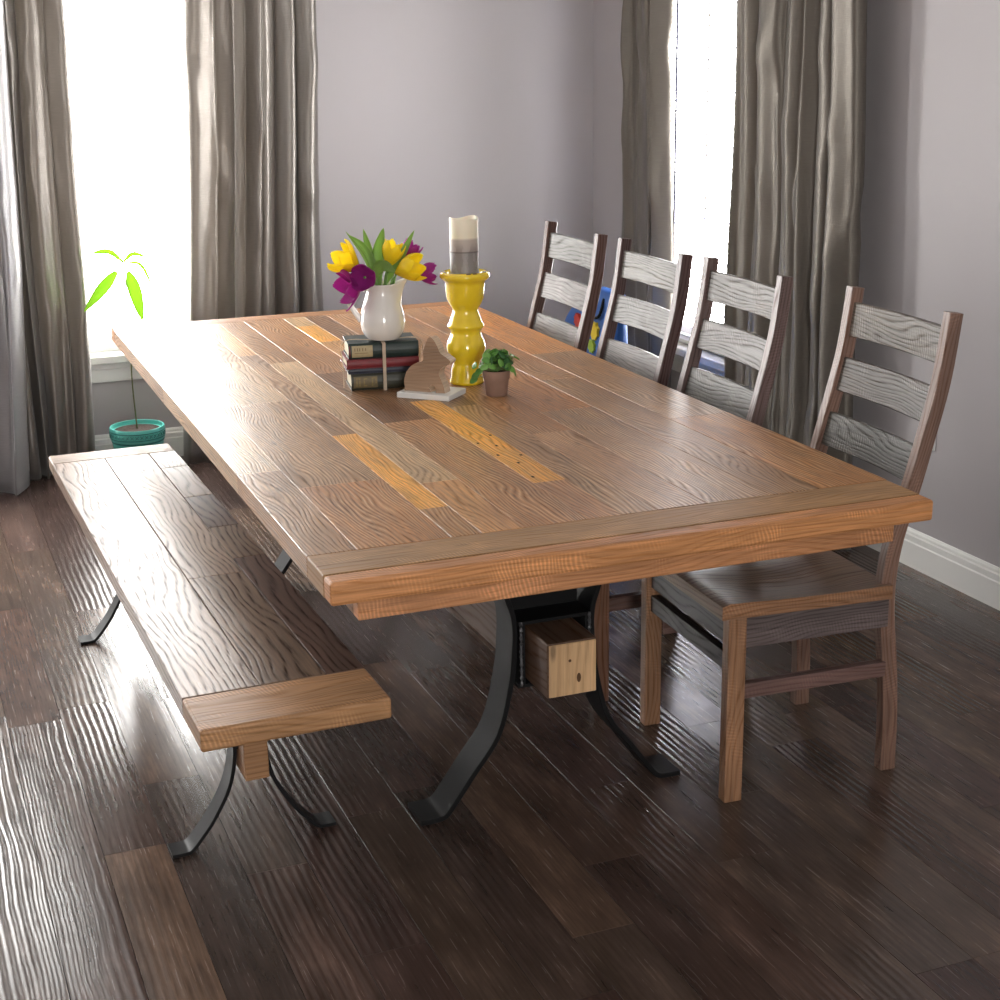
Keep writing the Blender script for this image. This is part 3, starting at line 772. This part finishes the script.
# candle
m, nt, b = newmat('candle_wax'); g = N(nt)
tc = g.n('ShaderNodeTexCoord').outputs['Object']; sp = g.n('ShaderNodeSeparateXYZ'); g.l(tc, sp.inputs[0])
zz = g.math('ADD', g.math('MULTIPLY', sp.outputs[2], 6.33), g.math('MULTIPLY', g.noise(tc, 9, 3), .03))
c1 = g.ramp(zz, [(0, (.34, .32, .31)), (.44, (.30, .28, .27)), (.455, (.12, .10, .09)), (.475, (.42, .36, .33)), (.66, (.50, .44, .38)), (.70, (.84, .78, .60)), (1, (.90, .84, .68))])
mk = g.ramp(zz, [(.50, 1), (.62, 0)])
tw = g.ramp(g.noise(g.vmul(tc, (60, 60, 25)), 1, 4), [(.47, 0), (.53, 1)])
g.l(g.mix(g.math('MULTIPLY', g.math('MULTIPLY', tw, mk), .35), c1, (.14, .12, .115)), b.inputs['Base Color'])
b.inputs['Roughness'].default_value = .5; b.inputs['Subsurface Weight'].default_value = .15; b.inputs['Subsurface Scale'].default_value = .01
cd = empty('pillar_candle', (CH.x, CH.y, CH.z+.2895), 0, label='grey and cream pillar candle standing in the yellow holder', cat='candle')
mb = MB(); n = 48; R = .0385; Hc = .158
rows = [(0, 0), (R, 0), (R, .05), (R, .10), (R, .14), (R, None), (R-.004, None), (R-.007, Hc-.016), (0, Hc-.018)]
for r, z in rows:
    for k in range(n):
        a = 2*pi*k/n; z_ = z if z is not None else Hc+.0028*math.sin(a*2+1)+.0016*math.sin(3*a)
        mb.v.append(Vector((r*math.cos(a), r*math.sin(a), z_)))
for i in range(len(rows)-1):
    for k in range(n):
        k2 = (k+1) % n; mb.face([i*n+k, i*n+k2, (i+1)*n+k2, (i+1)*n+k], [(0, 0)]*4)
mb.build('wax', m, cd, .8)
mb = MB(); mb.tube([(0, 0, Hc-.019), (.001, 0, Hc-.012), (.003, 0, Hc-.004)], .0012, 6); mb.build('wick', M['soil'], cd)

# rabbit
ra = math.atan2(-.117, .104)+.06
RO = Vector((1.222, 3.806, TT))
rt = empty('rabbit_figurine', tuple(RO), ra, label='cut-out wooden rabbit on a white base, in front of the tied books', cat='figurine')
mb = MB(); mb.board((.076, .055, .0075), (.152, .108, .015), 0, (.62, .60, .56), .002)
mb.build('base', M['plastic'], rt)
zz5 = [(385,357),(389,340),(386,318),(388,296),(400,260),(425,228),(458,208),(484,198),(492,182),(490,155),(498,125),(514,86),(527,72),(545,82),(566,118),(580,150),(606,168),(632,189),(622,207),(594,222),(578,236),(570,260),(581,290),(595,328),(600,357)]
hole = [(553,357),(552,338),(543,324),(526,322),(512,332),(521,341),(527,357)]
cv = lambda L_: [(.010+(x-385)*.000553, (357-y)*.000516) for x, y in L_]
mb = MB(); Sm = smoothpath([(x, 0, z) for x, z in cv(zz5)], 3)
poly = [(p.x, p.z) for p in Sm]+cv(hole)
mb.prism([(x, z+.015) for x, z in poly], .026, .060, (.36, .235, .15), side=(.68, .52, .38))
rbm = wood('rabbit_wood', .6, 70, .08, .22, bump=.2)
mb.build('body', rbm, rt)

# small potted plant
PP = Vector((1.473, 3.722, TT))
pp = empty('potted_plant', tuple(PP), 0, label='small bushy green plant in a terracotta pot on the table', cat='plant')
mb = MB(); mb.lathe([(0, 0), (.0265, 0), (.028, .002), (.0325, .044), (.0350, .045), (.0365, .066), (.0355, .068), (.0330, .068), (.032, .060), (0, .060)], n=36); mb.build('pot', M['terracotta'], pp, .6)
mb = MB(); mb.lathe([(.0318, .060), (.015, .064), (0, .063)], n=20); mb.build('soil', M['soil'], pp)
mb = MB(); r2 = random.Random(3); st = MB()
def small_leaf(mb, p, d, up, L, W, mi):
    d = d.normalized(); s = d.cross(up).normalized(); nn = s.cross(d)
    b0 = len(mb.v); nr = 6
    for i in range(nr+1):
        u = i/nr; w = W*math.sin(pi*min(1, u*.92+.05))**.6
        for q in (-1, 0, 1): mb.v.append(p+d*L*u+s*w*q+nn*(-.25*w*(1-q*q)-L*.25*u*u))
    for i in range(nr):
        for k in (0, 1): mb.face([b0+i*3+k, b0+i*3+k+1, b0+i*3+k+4, b0+i*3+k+3], [(0, 0)]*4, mi=mi)
for i in range(110):
    th = r2.uniform(0, 2*pi); el = r2.uniform(.05, 1.0)**.8*pi/2
    dr = Vector((math.cos(th)*math.cos(el), math.sin(th)*math.cos(el), math.sin(el)))
    rr = r2.uniform(.030, .060); p = Vector((0, 0, .068))+Vector((dr.x*rr*1.05, dr.y*rr*1.05, dr.z*rr*.8))
    tv = dr.cross(Vector((r2.uniform(-1, 1), r2.uniform(-1, 1), r2.uniform(-1, 1)))).normalized()
    ld = (dr*.35+tv+Vector((0, 0, .25))).normalized()
    small_leaf(mb, p, ld, dr+Vector((r2.uniform(-.4, .4), r2.uniform(-.4, .4), r2.uniform(-.2, .5))), r2.uniform(.018, .026), r2.uniform(.008, .0115), r2.randint(0, 2))
    if i % 4 == 0: st.tube([(0, 0, .062), tuple(p*.5+Vector((0, 0, .034))), tuple(p)], .0008, 5)
for a, b_ in ((-.045, .062), (-.050, .050), (-.036, .072)):
    p = EX*a+EZ*b_-EY*.012; small_leaf(mb, p, dv(-.75, -.35, -.1), dv(-.2, .75, -.8), .024, .0095, 0)
    st.tube([(0, 0, .064), tuple(p)], .0008, 5)
fo = mb.build('foliage', [M['leaf'], plain('mid_green_leaf', (.16, .36, .07), .4), plain('deep_green_leaf', (.035, .12, .03), .45)], pp, 3, solid=.0007, fix=False)
st.build('stem', M['stem'], pp)

# houseplant by the window
HP = Vector((.885, 6.19, 0))
hp = empty('houseplant', tuple(HP), 0, label='tall thin-stemmed houseplant with lime leaves in a turquoise pot under the window', cat='plant')
mb = MB(); mb.lathe([(0, 0), (.082, 0), (.088, .004), (.098, .10), (.1035, .150), (.108, .152), (.110, .196), (.107, .201), (.102, .200), (.100, .185), (0, .183)], n=48)
pot = mb.build('pot', M['teal'], hp, .6)
mb = MB()
for z_, w_ in ((.144, .0035), (.160, .0018), (.186, .0022)):
    rr = .1035 if z_ < .15 else .1085
    mb.lathe([(rr+.0006, z_-w_), (rr+.0022, z_), (rr+.0008, z_+w_)], n=48)
for k in range(36):
    a = 2*pi*k/36
    for s in (-1, 1):
        c = Vector((math.cos(a), math.sin(a), 0)); t_ = Vector((-math.sin(a), math.cos(a), 0))
        p0 = c*.1098+t_*(-.007*s)+EZ*.166; p1 = c*.1101+t_*.007*s+EZ*.180
        mb.tube([p0, p1], .0011, 4)
mb.build('pattern_band', M['tealdark'], pot, 3)
mb = MB(); mb.lathe([(.0995, .184), (.05, .190), (0, .188)], n=30); mb.build('soil', M['soil'], hp)
mb = MB(); mb.tube(smoothpath([(0, 0, .185), (-.004, 0, .40), (.006, 0, .62), (.0, 0, .83), (-.004, 0, .86)], 6), lambda q: .0032-.001*q, 8); mb.build('stem', M['brownstem'], hp, 3)
NF = Vector((0, -1, 0))
for q_ in ((-.030, -.01, .825), (.014, -.01, .822)):
    mb = MB(); mb.tube([(-.003, 0, .857), (q_[0]*.6, -.004, .848), q_], .0012, 6); mb.build('petiole', M['brownstem'], hp, 3)
for (a, b_, c, w_) in (((-.030, -.01, .825), (-.090, -.02, .765), (-.170, -.03, .68), .023), ((.014, -.01, .822), (.034, -.02, .74), (.052, -.03, .625), .026),
                       ((0, 0, .86), (.07, .01, .84), (.115, .02, .73), .006), ((0, 0, .86), (-.05, .03, .90), (-.12, .04, .895), .010), ((0, 0, .86), (.04, -.01, .89), (.10, .0, .87), .008)):
    leaf_blade(hp, Vector(a), Vector(b_), Vector(c), w_, M['bright_leaf'], face=NF)

# blue printed bag behind the farthest chairs
bg = empty('toy_bag', (2.55, 5.38, 0), -pi/2, label='blue bag with red and yellow shapes on the floor behind the far chairs', cat='bag')
blue = plain('blue_nylon', (.02, .10, .36), .5, var=.25, vscale=10)
mb = MB()
def bagp(u, v):
    a = 2*pi*u; z = v; hd = .10*(1-.7*z**1.2)
    c_, s_ = math.cos(a), math.sin(a)
    hw = .36*(1-.93*z**5) if c_ < 0 else .23
    return (hw*math.copysign(abs(c_)**.6, c_), hd*math.copysign(abs(s_)**.7, s_), .75*z+.004*math.sin(a*5))
mb.grid(bagp, 40, 16, (1, 1))
b0 = len(mb.v); mb.v.append(Vector((.05, 0, .75)));
for k in range(40): mb.face([k*17+16, (k+1)*17+16, b0], [(0, 0)]*3)
bo = mb.build('body', blue, bg, 3)
for (x_, z_, r_, col) in ((-.07, .617, .024, (.6, .05, .03)), (.085, .60, .030, (.75, .55, .03)), (.075, .54, .022, (.35, .5, .05)), (-.11, .40, .03, (.75, .55, .03)), (.04, .33, .035, (.6, .05, .03))):
    mb = MB(); vv = z_/.75; hd = .10*(1-.7*vv**1.2)
    ring_ = [(x_+r_*math.cos(k*pi/8)*(1+.25*(k % 2)), z_+r_*math.sin(k*pi/8)*(1+.25*(k % 2))) for k in range(16)]
    mb.prism(ring_, -hd-.008, -hd+.03); mb.build('printed_shape', plain('printed_shape', col, .5), bo)
mb = MB(); mb.tube(smoothpath([(.02, -.03, .73), (.03, -.05, .66), (.12, -.05, .66), (.13, -.03, .73)], 6), .006, 8); mb.build('handle', M['steel'], bg)

# ------------------------------------------------------------------ camera
cam = bpy.data.cameras.new('camera'); co = bpy.data.objects.new('camera', cam); C.objects.link(co)
f, pt, yw, rl, hh = 1546.53, .2886, -.3779, -.0155, 1.668
cam.sensor_width = 36; cam.lens = f/1000*36; cam.clip_start = .05
fw = Vector((-math.sin(yw)*math.cos(pt), math.cos(yw)*math.cos(pt), -math.sin(pt)))
r_ = Vector((math.cos(yw), math.sin(yw), 0)); u_ = r_.cross(fw)
r2_ = r_*math.cos(rl)+u_*math.sin(rl); u2_ = -r_*math.sin(rl)+u_*math.cos(rl)
co.matrix_world = Matrix(((r2_.x, u2_.x, -fw.x, 0), (r2_.y, u2_.y, -fw.y, 0), (r2_.z, u2_.z, -fw.z, hh), (0, 0, 0, 1)))
bpy.context.scene.camera = co

# ------------------------------------------------------------------ light: overcast daylight through the windows, plus an added rear opening for fill
wd = bpy.data.worlds.new('sky'); bpy.context.scene.world = wd; wd.use_nodes = True
bgn = wd.node_tree.nodes['Background']; bgn.inputs[0].default_value = (1, .985, .96, 1); bgn.inputs[1].default_value = 22
def portal(name, loc, rot, sx_, sy_):
    l = bpy.data.lights.new(name, 'AREA'); l.shape = 'RECTANGLE'; l.size = sx_; l.size_y = sy_; l.cycles.is_portal = True
    o = bpy.data.objects.new(name, l); C.objects.link(o); o.location = loc; o.rotation_euler = rot
zc, zh = (Z0+Z1)/2, Z1-Z0
portal('portal', (1.0, WY+TH+.01, zc), (-pi/2, 0, 0), .88, zh)
portal('portal', (-.61, WY+TH+.01, zc), (-pi/2, 0, 0), .98, zh)
portal('portal', (WX+TH+.01, 5.30, zc), (0, pi/2, 0), zh, 1.16)
portal('portal', (0, YB-TH-.01, 1.5), (pi/2, 0, 0), 1.0, 1.2)  # portal for the fill opening added behind the camera

sc = bpy.context.scene
sc.view_settings.view_transform = 'Standard'; sc.view_settings.look = 'None'; sc.view_settings.gamma = 1; sc.view_settings.use_curve_mapping = False
sc.view_settings.exposure = 0.55
sc.cycles.use_denoising = True
sc.cycles.max_bounces = 8; sc.cycles.sample_clamp_indirect = 8
